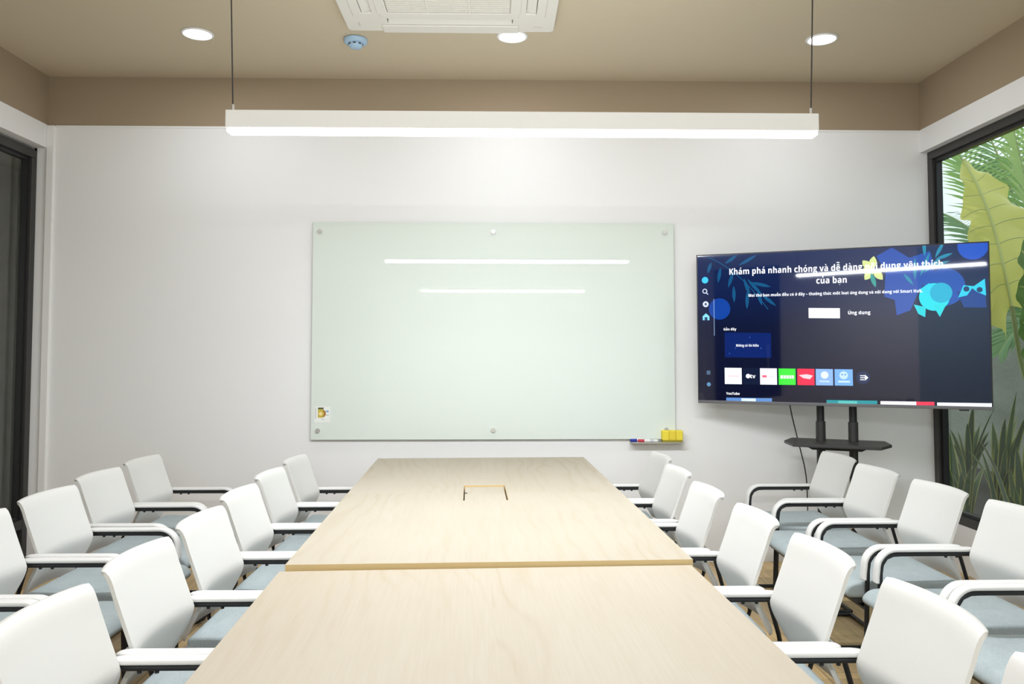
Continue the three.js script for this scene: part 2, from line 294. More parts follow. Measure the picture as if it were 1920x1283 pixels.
// ---------------------------------------------------------------- glass board, tray and what lies on it
{
  const x0 = -1.218, x1 = 1.206, y0 = 0.818, y1 = 2.268, z = ZB + 0.022;
  const o = thing('glass_whiteboard', 'large pale green glass whiteboard on steel standoffs', 'whiteboard', [(x0 + x1) / 2, y0, ZB + 0.001]);
  const w = x1 - x0, h = y1 - y0;
  part('glass_sheet', rbox(-w / 2, w / 2, 0, h, 0.018, 0.026, 0.002), new THREE.MeshPhysicalMaterial({ color: new THREE.Color().setRGB(0.73, 0.79, 0.735), roughness: 0.55, clearcoat: 0.4, clearcoatRoughness: 0.02, specularIntensity: 0.3 }), o);
  for (const [px, py] of [[-1.165, 1.388], [-0.005, 1.388], [1.150, 1.388], [-1.165, 0.062], [-0.005, 0.062], [1.150, 0.062]]) {
    const s = part('standoff', [new THREE.CylinderGeometry(0.014, 0.016, 0.012, 20).rotateX(Math.PI / 2).translate(px, py, 0.032), new THREE.CylinderGeometry(0.009, 0.009, 0.018, 12).rotateX(Math.PI / 2).translate(px, py, 0.009)], M.steel, o);
  }
  const c = document.createElement('canvas'); c.width = c.height = 128; const g = c.getContext('2d');
  g.fillStyle = '#eef1ec'; g.fillRect(0, 0, 128, 128); g.fillStyle = '#b9b4ba'; for (let i = 0; i < 9; i++) g.fillRect(6, 10 + i * 10, 9, 6);
  g.fillStyle = '#4d5a2c'; g.fillRect(30, 8, 46, 14); g.fillStyle = '#c9b64a'; g.beginPath(); g.moveTo(30, 22); g.lineTo(60, 22); g.arc(58, 56, 34, -1.5, 1.57); g.lineTo(30, 90); g.fill(); g.fillStyle = '#a86a2c'; g.beginPath(); g.arc(62, 56, 32, -1.2, 1.2); g.arc(54, 56, 26, 1.1, -1.1, true); g.fill(); g.fillStyle = '#f6dc98'; g.beginPath(); g.arc(52, 58, 15, 0, 7); g.fill();
  g.fillStyle = '#7fa6cc'; g.fillRect(94, 32, 22, 14); g.fillStyle = '#a9ab86'; g.fillRect(96, 66, 20, 6); g.fillStyle = '#d5d6cc'; g.fillRect(58, 98, 26, 10);
  const t = new THREE.CanvasTexture(c); t.colorSpace = THREE.SRGBColorSpace;
  part('logo_sticker', box(-1.190, -1.085, 0.115, 0.220, 0.0259, 0.0266), [M.trim, M.trim, M.trim, M.trim, new THREE.MeshStandardMaterial({ map: t, roughness: 0.4 }), M.trim], o);
  const tr = thing('pen_tray', 'narrow clear pen tray under the corner of the glass board', 'tray', [0.901, 0.796, ZB]);
  part('shelf', rbox(0, 0.352, 0, 0.006, 0, 0.085, 0.002), M.steel, tr);  part('bracket', rbox(0.03, 0.32, -0.012, 0, 0, 0.03, 0.003), M.steel, tr);
  const cap = { blue: mat([0.015, 0.035, 0.35], 0.4), red: mat([0.50, 0.03, 0.05], 0.4) };
  for (const [name, col, x, y, zz, turn] of [['blue', cap.blue, 0.905, 0.8120, 0.024, 0.02], ['red', cap.red, 0.948, 0.8120, 0.060, -0.05]]) {
    const m = thing('marker_pen', `white marker pen with a ${name} cap on the pen tray`, 'marker', [x, y, ZB + zz], turn, 'marker pens on the tray');
    const along = (r, l, at, r2 = r) => new THREE.CylinderGeometry(r2, r, l, 16).rotateZ(-Math.PI / 2).translate(at, 0, 0);
    part('cap', [along(0.0095, 0.04, 0.022), along(0.0075, 0.003, 0.0005, 0.0095)], col, m);
    part('barrel', [along(0.009, 0.085, 0.0845), along(0.009, 0.006, 0.13, 0.007)], M.pad, m);
    part('printed_band', along(0.0092, 0.022, 0.092), mat([0.55, 0.56, 0.60], 0.5), m);
  }
  const e = thing('board_eraser', 'yellow sponge board eraser standing on the pen tray', 'eraser', [1.178, 0.8025, ZB + 0.048]);
  const em = mat([0.86, 0.70, 0.06], 0.75), em2 = mat([0.80, 0.62, 0.05], 0.8);
  part('felt_pad', rbox(-0.066, 0.066, 0, 0.014, -0.024, 0.024, 0.003), mat([0.32, 0.27, 0.03], 0.9), e);
  for (let k = 0; k < 3; k++) part('sponge_block', rbox(-0.069 + k * 0.046, -0.0235 + k * 0.046, 0.012, 0.076, -0.026, 0.026, 0.006), k === 1 ? em2 : em, e);
}

// ---------------------------------------------------------------- television on its stand
const TV = { x: 2.070, y: 1.553, z: -4.812, a: -0.4276, w: 1.655, h: 0.956 };
{
  const cw = 1536, ch = 864, c = document.createElement('canvas'); c.width = cw; c.height = ch; const g = c.getContext('2d');
  // measured positions on the photographed screen to screen coordinates
  const U = (x) => { const s = (x - 88) / 1700; return cw * 1.13 * s / (1 + 0.13 * s); };
  const Y = (x, y) => { const s = (x - 88) / 1700, a = 122 - 85 * s, b = 984 + 14 * s; return ch * (y - a) / (b - a); };
  const P = (x, y) => [U(x), Y(x, y)];
  const poly = (pts, col) => { g.fillStyle = col; g.beginPath(); pts.forEach((p, i) => i ? g.lineTo(...P(...p)) : g.moveTo(...P(...p))); g.closePath(); g.fill(); };
  const disc = (x, y, r, col) => { g.fillStyle = col; g.beginPath(); g.arc(...P(x, y), r * 0.93, 0, 7); g.fill(); };
  const leaf = (x, y, len, ang, wd, col) => { g.save(); g.translate(...P(x, y)); g.rotate(ang); g.fillStyle = col; g.beginPath(); g.moveTo(0, 0); g.quadraticCurveTo(len * 0.5, -wd, len, 0); g.quadraticCurveTo(len * 0.5, wd, 0, 0); g.fill(); g.restore(); };
  const text = (str, x0, x1, y, size, weight = '', col = '#fff') => { g.fillStyle = col; g.font = `${weight} ${size}px sans-serif`; const [a, b] = [U(x0), U(x1)], yy = Y((x0 + x1) / 2, y); g.save(); g.translate(a, yy);
    // letters one by one, with the Vietnamese accents drawn over them
    const glyphs = []; let total = 0;
    for (const ch of str) {
      let d = ch.normalize('NFD'), base = d[0], marks = [...d.slice(1)];
      if (marks.includes('\u0302') && 'eoaEOA'.includes(base)) { base = (base + '\u0302').normalize('NFC'); marks = marks.filter((m) => m !== '\u0302'); }
      const wd = g.measureText(base).width; glyphs.push([base, marks, total, wd]); total += wd;
    }
    g.scale((b - a) / total, 1); g.textBaseline = 'alphabetic'; g.textAlign = 'left'; g.strokeStyle = col; g.lineWidth = size * 0.09; const by = size * 0.36;
    for (const [base, marks, x, wd] of glyphs) {
      g.fillText(base, x, by);
      const hat = base.normalize('NFD').length > 1 || base === base.toUpperCase(), cx = x + wd / 2, top = by - size * (hat ? 0.86 : 0.66), q = size * 0.12;
      for (const m of marks) {
        g.beginPath();
        if (m === '\u0301') { g.moveTo(cx - q * 0.3, top); g.lineTo(cx + q, top - q * 1.2); }
        else if (m === '\u0300') { g.moveTo(cx + q * 0.3, top); g.lineTo(cx - q, top - q * 1.2); }
        else if (m === '\u0303') { g.moveTo(cx - q * 1.4, top - q * 0.3); g.quadraticCurveTo(cx - q * 0.6, top - q * 1.4, cx, top - q * 0.6); g.quadraticCurveTo(cx + q * 0.6, top + q * 0.1, cx + q * 1.4, top - q); }
        else if (m === '\u0309') { g.moveTo(cx - q * 0.6, top - q * 1.4); g.quadraticCurveTo(cx + q, top - q * 1.6, cx + q * 0.6, top - q * 0.7); g.lineTo(cx, top); }
        else if (m === '\u0323') { g.arc(cx, by + size * 0.17, size * 0.05, 0, 7); g.fill(); continue; }
        else if (m === '\u031b') { g.moveTo(x + wd * 0.8, by - size * 0.5); g.quadraticCurveTo(x + wd * 1.06, by - size * 0.5, x + wd * 1.02, by - size * 0.66); }
        g.stroke();
      }
    }
    g.restore(); };
  const bg = g.createLinearGradient(0, 0, 0, ch); bg.addColorStop(0, '#14264f'); bg.addColorStop(0.28, '#0d1c44'); bg.addColorStop(0.5, '#0a1330'); bg.addColorStop(1, '#080c24'); g.fillStyle = bg; g.fillRect(0, 0, cw, ch);
  // blue plant and blob artwork
  for (const [x, y, l, a] of [[170, 160, 70, 1.9], [225, 190, 95, 1.75], [300, 215, 100, 1.9], [360, 255, 110, 1.25], [380, 260, 130, 0.85], [440, 330, 90, 1.3], [400, 280, 120, 0.25], [460, 350, 110, 0.7], [330, 180, 120, -0.5], [250, 170, 90, -0.6], [300, 300, 100, 1.55], [380, 330, 110, 1.6]]) leaf(x, y, l, a, 20, '#14507a');
  g.strokeStyle = '#14507a'; g.lineWidth = 5; g.beginPath(); g.moveTo(...P(150, 130)); g.quadraticCurveTo(...P(330, 200), ...P(500, 440)); g.stroke();
  disc(215, 440, 68, '#123f95'); 
  poly([[1140, 120], [1230, 70], [1330, 130], [1450, 90], [1480, 190], [1380, 330], [1330, 440], [1250, 470], [1240, 380], [1180, 360], [1190, 220]], '#1b479c');
  disc(1530, 300, 108, '#1d4a9e'); disc(1700, 60, 78, '#1c4db4'); poly([[1600, 330], [1765, 300], [1770, 420], [1640, 420]], '#173a80');
  disc(1470, 360, 80, '#22cdd9'); poly([[1380, 320], [1440, 280], [1530, 300], [1500, 380]], '#2ac6e0'); poly([[1350, 405], [1420, 420], [1415, 480], [1375, 460]], '#20c6cf'); poly([[1460, 410], [1540, 400], [1500, 478]], '#22c9d0'); disc(1510, 335, 58, '#1fa3c4');
  poly([[1608, 362], [1640, 290], [1700, 295], [1765, 250], [1770, 350], [1720, 330], [1690, 308], [1660, 350]], '#27bfdc'); disc(1657, 312, 15, '#16345f'); disc(1733, 316, 15, '#16345f');
  for (const [x, y, l, a] of [[1360, 260, 120, -1.55], [1390, 240, 140, -1.2], [1410, 220, 130, -0.75], [1430, 190, 120, -0.3], [1350, 290, 80, -2.2], [1420, 120, 90, -1.6], [1480, 130, 100, -1.1], [1480, 140, 90, -0.35]]) leaf(x, y, l, a, 18, '#1d7f9e');
  for (const [x, y, l, a] of [[1110, 200, 75, -1.4], [1110, 200, 70, -2.3], [1115, 200, 70, 2.2], [1120, 200, 75, 0.9], [1115, 200, 60, 3.0]]) leaf(x, y, l, a, 40, '#c9d58a'); leaf(1105, 220, 85, 1.3, 24, '#2f8f86');
  // words
  text('Khám phá nhanh chóng và dễ dàng nội dung yêu thích', 272, 1528, 190, 50, 'bold');
  text('của bạn', 783, 967, 264, 50, 'bold');
  text('Mọi thứ bạn muốn đều có ở đây – thưởng thức một loạt ứng dụng và nội dung với Smart Hub.', 385, 1405, 342, 23, 'bold');
  const rect = (x0, x1, y0, y1, col) => poly([[x0, y0], [x1, y0], [x1, y1], [x0, y1]], col);
  rect(737, 920, 430, 490, '#fdfdff'); text('Ứng dụng', 965, 1098, 456, 26, 'bold'); text('Gần đây', 236, 312, 560, 20, 'bold');
  rect(243, 515, 580, 728, '#0b2262'); for (const [x, y] of [[390, 608], [455, 672], [305, 672], [270, 705]]) disc(x, y, 3, '#4c6fc0'); text('Không có tín hiệu', 308, 442, 655, 20, 'bold');
  rect(240, 340, 790, 887, '#f4f4fa'); g.globalAlpha = 0.35; rect(258, 325, 834, 844, '#c98b98'); g.globalAlpha = 1;
  rect(347, 443, 790, 887, '#101a33'); disc(377, 838, 14, '#fff'); text('tv', 388, 420, 838, 32, 'bold');
  rect(447, 546, 790, 887, '#f6f6fb'); rect(460, 486, 831, 845, '#e06a80'); g.globalAlpha = 0.4; rect(490, 532, 833, 843, '#b9a8c0'); g.globalAlpha = 1;
  rect(555, 655, 790, 887, '#3ddc3a'); rect(566, 645, 830, 850, '#e8ffe4'); for (const x of [582, 598, 615, 630]) rect(x, x + 3, 830, 850, '#3ddc3a');
  rect(665, 765, 790, 887, '#ec2a4c'); poly([[673, 828], [720, 822], [756, 830], [738, 852], [700, 846]], '#f6c9d0');
  rect(772, 873, 790, 887, '#86aee6'); disc(824, 826, 22, '#d6e4fa'); rect(794, 852, 858, 868, '#b9d0f2');
  rect(882, 988, 790, 887, '#72a8e8'); disc(935, 826, 24, '#b8d6f6'); disc(926, 822, 5, '#5b8fd8'); disc(944, 822, 5, '#5b8fd8'); rect(902, 970, 858, 868, '#c4dcf6');
  disc(1048, 838, 38, '#16294d'); rect(1030, 1062, 824, 829, '#fff'); rect(1030, 1062, 836, 841, '#fff'); rect(1030, 1055, 848, 853, '#fff'); poly([[1058, 820], [1078, 838], [1058, 856]], '#fff');
  text('YouTube', 247, 327, 943, 22, 'bold');
  rect(247, 515, 967, 990, '#5b87c4'); rect(335, 420, 970, 990, '#cfe0f4'); rect(832, 1127, 972, 1002, '#1f8b94'); rect(900, 1010, 976, 1002, '#54b8b4'); rect(1145, 1457, 974, 1004, '#f3eaf2'); rect(1352, 1457, 974, 1004, '#dc3450'); rect(1472, 1800, 977, 1004, '#e6effa');
  // side bar
  disc(132, 268, 21, '#3fc0ff'); g.strokeStyle = '#d5e2f4'; g.lineWidth = 5; g.beginPath(); g.arc(...P(130, 334), 12, 0, 7); g.stroke(); g.beginPath(); g.moveTo(...P(138, 343)); g.lineTo(...P(149, 354)); g.stroke();
  disc(134, 412, 19, '#cfd8e8'); disc(134, 412, 8, '#4a5877'); poly([[115, 508], [115, 484], [135, 466], [155, 484], [155, 508]], '#7fd0f2'); rect(127, 143, 490, 508, '#1b3a66');
  rect(134, 156, 808, 832, '#46617c'); disc(146, 890, 13, '#5a87ae'); rect(181, 184, 380, 600, '#9fb6dc');
  const t = new THREE.CanvasTexture(c); t.colorSpace = THREE.SRGBColorSpace;
  const screenM = new THREE.MeshPhysicalMaterial({ color: 0x040406, roughness: 0.03, emissive: 0xffffff, emissiveMap: t, emissiveIntensity: 0.46, specularIntensity: 1, ior: 1.5 });
  const st = thing('television_stand', 'black twin post television stand with a small shelf', 'tv stand', [TV.x, 0, TV.z], TV.a);
  const tv = thing('television', 'large black flat television showing a blue app menu', 'television', [TV.x, TV.y, TV.z], TV.a);
  const { w, h } = TV; tv.rotation.set(0.014, TV.a, 0, 'YXZ');            // leans forward a little
  part('housing', rbox(-w / 2, w / 2, -h / 2, h / 2, -0.045, -0.003, 0.006), M.blackMetal, tv);
  part('bezel', [box(-w / 2, w / 2, h / 2 - 0.007, h / 2, -0.003, 0.003), box(-w / 2, -w / 2 + 0.007, -h / 2, h / 2, -0.003, 0.003), box(w / 2 - 0.007, w / 2, -h / 2, h / 2, -0.003, 0.003)], M.blackMetal, tv);
  part('lower_bezel', rbox(-w / 2, w / 2, -h / 2 - 0.006, -h / 2 + 0.013, -0.02, 0.006, 0.002), mat([0.16, 0.16, 0.17], 0.35, { metalness: 0.7 }), tv);
  part('logo_badge', rbox(w / 2 - 0.17, w / 2 - 0.12, -h / 2 - 0.014, -h / 2 - 0.004, -0.006, 0.005, 0.002), M.blackMetal, tv);
  part('screen', new THREE.PlaneGeometry(w - 0.012, h - 0.018).translate(0, 0.004, 0.001), screenM, tv);
  part('rear_bulge', rbox(-0.5, 0.5, -0.4, 0.15, -0.085, -0.045, 0.012), M.black, tv);
  // stand: posts behind the set, a shelf in front of them, a wheeled base
  const zp = -0.145, yb = 0.10;
  part('mount_bracket', [rbox(-0.30, 0.30, TV.y - 0.22, TV.y - 0.16, zp + 0.02, -0.093), rbox(-0.30, 0.30, TV.y + 0.02, TV.y + 0.08, zp + 0.02, -0.093), rbox(-0.16, 0.16, TV.y - 0.25, TV.y + 0.12, zp + 0.02, zp + 0.05)], M.blackMetal, st);
  for (const s of [-1, 1]) {
    const post = part('post', [cyl(0.026, 0.86, s * 0.094, 0.10 + 0.43, zp, 24), cyl(0.029, 0.13, s * 0.094, 0.90, zp, 24)], M.black, st);
    part('inner_post', cyl(0.023, 0.75, s * 0.094, 1.30, zp, 24), M.blackMetal, st);
  }
  const sh = new THREE.Shape([[-0.30, 0.02], [-0.24, 0.19], [0.24, 0.19], [0.30, 0.02], [0.27, -0.16], [-0.27, -0.16]].map((p) => new THREE.Vector2(...p)));
  part('shelf', new THREE.ExtrudeGeometry(sh, { depth: 0.012, bevelEnabled: true, bevelSize: 0.006, bevelThickness: 0.004, bevelSegments: 2 }).rotateX(Math.PI / 2).translate(0, 0.842, zp + 0.06), M.black, st);
  part('shelf_bracket', sideExtrudeZ([[-0.20, 0.826], [0.20, 0.826], [0.14, 0.795], [-0.14, 0.795]], 0.06).translate(0, 0, zp + 0.03), M.blackMetal, st);
  for (const s of [-1, 1]) {
    const leg = part('base_leg', rbox(s * 0.15 - 0.03, s * 0.15 + 0.03, 0.07, 0.10, zp - 0.22, zp + 0.38, 0.008), M.black, st);
    for (const z of [zp - 0.19, zp + 0.35]) part('caster', [new THREE.CylinderGeometry(0.03, 0.03, 0.024, 18).rotateZ(Math.PI / 2).translate(s * 0.15, 0.03, z), box(s * 0.15 - 0.016, s * 0.15 + 0.016, 0.05, 0.07, z - 0.012, z + 0.012)], M.blackMetal, leg);
  }
  part('base_bar', rbox(-0.15, 0.15, 0.072, 0.098, zp - 0.03, zp + 0.03, 0.006), M.black, st);
  const cb = tag(part('power_cable', tube([V(1.89, 1.2, -5.12), V(1.925, 1.04, -5.18), V(1.965, 0.88, -5.19), V(2.04, 0.60, -5.21), V(2.06, 0.30, -5.25), V(2.03, 0.06, -5.30)], 0.004, 0.1, 10, 6), M.black, scene), 'thin black power cable hanging behind the television', 'cable');
}
function sideExtrudeZ(pts, depth) { return new THREE.ExtrudeGeometry(new THREE.Shape(pts.map((p) => new THREE.Vector2(...p))), { depth, bevelEnabled: false }); }

// ---------------------------------------------------------------- lamps
function area(w, l, intensity, x, y, z) { const L = new THREE.RectAreaLight(new THREE.Color().setRGB(0.94, 0.985, 1.04), intensity, w, l); L.position.set(x, y, z); L.lookAt(x, y - 1, z); L.castShadow = true; return L; }
function pendant(label, xa, xb, yb, z) {
  const o = thing('pendant_light', label, 'lamp', [(xa + xb) / 2, yb, z]), w = (xb - xa) / 2;
  part('housing', rbox(-w, w, 0.014, 0.083, -0.03, 0.03, 0.003), M.lampBody, o);
  part('diffuser', rbox(-w + 0.004, w - 0.004, -0.004, 0.014, -0.028, 0.028, 0.006), M.glow, o);
  for (const s of [-1, 1]) {
    const c = part('hanging_wire', tube([V(s * (w - 0.02), 0.083, 0), V(s * (w + 0.008), YC - yb, 0)], 0.0028, 0.01, 6, 6), M.black, o);
    part('cable_gripper', cyl(0.006, 0.03, s * (w - 0.02), 0.097, 0, 10), M.steel, c); part('cable_gripper', cyl(0.005, 0.025, s * (w - 0.003), 0.62 * (YC - yb), 0, 10), M.steel, c);
    part('ceiling_cup', cyl(0.03, 0.02, s * (w + 0.008), YC - yb - 0.01, 0, 20), M.lampBody, o);
  }
  const L = area(2 * w - 0.02, 0.05, PENDANT_LIGHT, 0, -0.008, 0); L.lookAt(0, -1, 0); o.add(L);
  L.position.set(0, -0.008, 0); L.rotation.set(-Math.PI / 2, 0, 0);
  for (const sgn of [-1, 1]) {                                   // the opal diffuser also shines out of its long sides
    const S = area(2 * w - 0.02, 0.016, PENDANT_LIGHT, 0, 0, 0); S.position.set(0, 0.005, sgn * 0.032); S.rotation.set(0, sgn > 0 ? Math.PI : 0, 0); o.add(S);
  }
  return o;
}
pendant('long white linear pendant light hanging near the glass board', -1.046, 1.275, 2.256, -3.1);
pendant('long white linear pendant light hanging over the end of the plain table', -1.046, 1.275, 2.256, 0.6);
function downlight(x, z, label, group) {
  const o = thing('downlight', label, 'downlight', [x, YC, z], 0, group);
  part('ring', new THREE.LatheGeometry([[0.078, 0], [0.092, 0], [0.092, -0.004], [0.085, -0.010], [0.078, -0.008], [0.078, 0]].map((p) => new THREE.Vector2(...p)), 40), M.lampBody, o);
  part('diffuser', cyl(0.0775, 0.005, 0, -0.004, 0, 36), M.glow, o);
  const L = area(0.125, 0.125, DOWN_LIGHT, 0, 0, 0); L.position.set(0, -0.013, 0); L.rotation.set(-Math.PI / 2, 0, 0); o.add(L);
}
[[-1.735, 'nearest the dark window'], [0.100, 'beside the air conditioner'], [1.935, 'nearest the garden window']].forEach(([x, w]) => downlight(x, -4.60, `round recessed downlight by the whiteboard wall, ${w}`, 'downlights by the whiteboard wall'));
for (const z of [-2.1, -0.1]) [[-1.735, 'dark window side'], [0.100, 'over the table'], [1.935, 'garden window side']].forEach(([x, w]) => downlight(x, z, `round recessed downlight ${z < -1 ? 'in the second row from the whiteboard wall' : 'in the row nearest the glazed door'}, ${w}`, 'downlights in the rows behind'));

// ---------------------------------------------------------------- ceiling cassette and smoke detector
{
  const x0 = -0.825, x1 = 0.327, z1 = -3.30, z0 = -4.452, y = YC - 0.035;
  const o = thing('air_conditioner', 'square white ceiling cassette air conditioner', 'air conditioner', [(x0 + x1) / 2, y, (z0 + z1) / 2]);
  const a = (x1 - x0) / 2, gi = a - 0.24;
  // panel ring with slots left open around the centre grille
  const ring = new THREE.Shape(); const rr = 0.03; ring.moveTo(-a + rr, -a); ring.lineTo(a - rr, -a); ring.quadraticCurveTo(a, -a, a, -a + rr); ring.lineTo(a, a - rr); ring.quadraticCurveTo(a, a, a - rr, a); ring.lineTo(-a + rr, a); ring.quadraticCurveTo(-a, a, -a, a - rr); ring.lineTo(-a, -a + rr); ring.quadraticCurveTo(-a, -a, -a + rr, -a);
  const rectHole = (u0, u1, v0, v1) => new THREE.Path([[u0, v0], [u0, v1], [u1, v1], [u1, v0]].map((p) => new THREE.Vector2(...p)));
  ring.holes.push(rectHole(-gi, gi, -gi, gi));
  const sl = 0.35, s0 = a - 0.165, s1 = a - 0.10;
  ring.holes.push(rectHole(-s1, -s0, -sl, sl), rectHole(s0, s1, -sl, sl), rectHole(-sl, sl, -s1, -s0), rectHole(-sl, sl, s0, s1));
  part('panel', new THREE.ExtrudeGeometry(ring, { depth: 0.026, bevelEnabled: true, bevelSize: 0.004, bevelThickness: 0.004, bevelSegments: 2 }).rotateX(-Math.PI / 2).translate(0, 0.004, 0), M.plastic, o);
  part('casing', box(-a + 0.03, a - 0.03, 0.031, 0.035, -a + 0.03, a - 0.03), M.plasticDark, o);
  for (let k = 0; k < 4; k++) {
    const g = new THREE.BoxGeometry(2 * sl - 0.02, 0.006, 0.052).rotateX(0.28).translate(0, 0.012, a - 0.1325).rotateY(k * Math.PI / 2);
    part('louvre', g, M.plastic, o);
    part('trim_groove', new THREE.BoxGeometry(2 * sl + 0.06, 0.002, 0.004).translate(0, -0.0005, a - 0.055).rotateY(k * Math.PI / 2), M.grille, o);
    part('corner_clip', new THREE.BoxGeometry(0.008, 0.003, 0.045).translate(a - 0.07, -0.001, a - 0.09).rotateY(k * Math.PI / 2), M.grille, o);
  }
  const fl = part('front_flap', rbox(-sl - 0.03, sl + 0.03, -0.008, 0.0, -a - 0.008, -a + 0.085, 0.004), M.plastic, o);
  const gr = part('intake_grille', [box(-gi + 0.006, gi - 0.006, 0.004, 0.008, -gi + 0.006, gi - 0.006)], M.grille, o);
  const slats = []; for (let i = 0; i < 26; i++) { const zz = -gi + 0.02 + i * (2 * gi - 0.04) / 25; slats.push(box(-gi + 0.01, gi - 0.01, 0, 0.004, zz - 0.006, zz + 0.006)); }
  part('grille_slats', slats, M.plastic, gr);
  for (const x of [-gi / 3, gi / 3]) part('grille_rib', box(x - 0.005, x + 0.005, -0.002, 0.004, -gi, gi), M.plastic, gr);
  part('grille_frame', [rbox(-gi - 0.04, gi + 0.04, -0.006, 0.002, gi - 0.006, gi + 0.05), rbox(-gi - 0.04, gi + 0.04, -0.006, 0.002, -gi - 0.05, -gi + 0.006), rbox(-gi - 0.05, -gi + 0.006, -0.006, 0.002, -gi, gi), rbox(gi - 0.006, gi + 0.05, -0.006, 0.002, -gi, gi)], M.plastic, gr);
  const s = thing('smoke_detector', 'small pale blue round smoke detector on the ceiling', 'smoke detector', [-0.828, YC, -4.665]);
  const blue = mat([0.42, 0.60, 0.78], 0.45);
  part('base', new THREE.LatheGeometry([[0, 0], [0.068, 0], [0.070, -0.006], [0.068, -0.022], [0.056, -0.030], [0, -0.030]].map((p) => new THREE.Vector2(...p)), 40), blue, s);
  part('sensor_head', new THREE.LatheGeometry([[0.042, -0.030], [0.042, -0.040], [0.034, -0.052], [0.018, -0.056], [0, -0.056]].map((p) => new THREE.Vector2(...p)), 32), blue, s);
  for (let k = 0; k < 8; k++) part('vent_slot', new THREE.BoxGeometry(0.018, 0.007, 0.003).translate(0, -0.0355, 0.042).rotateY(k * Math.PI / 4), M.plasticDark, s);
}

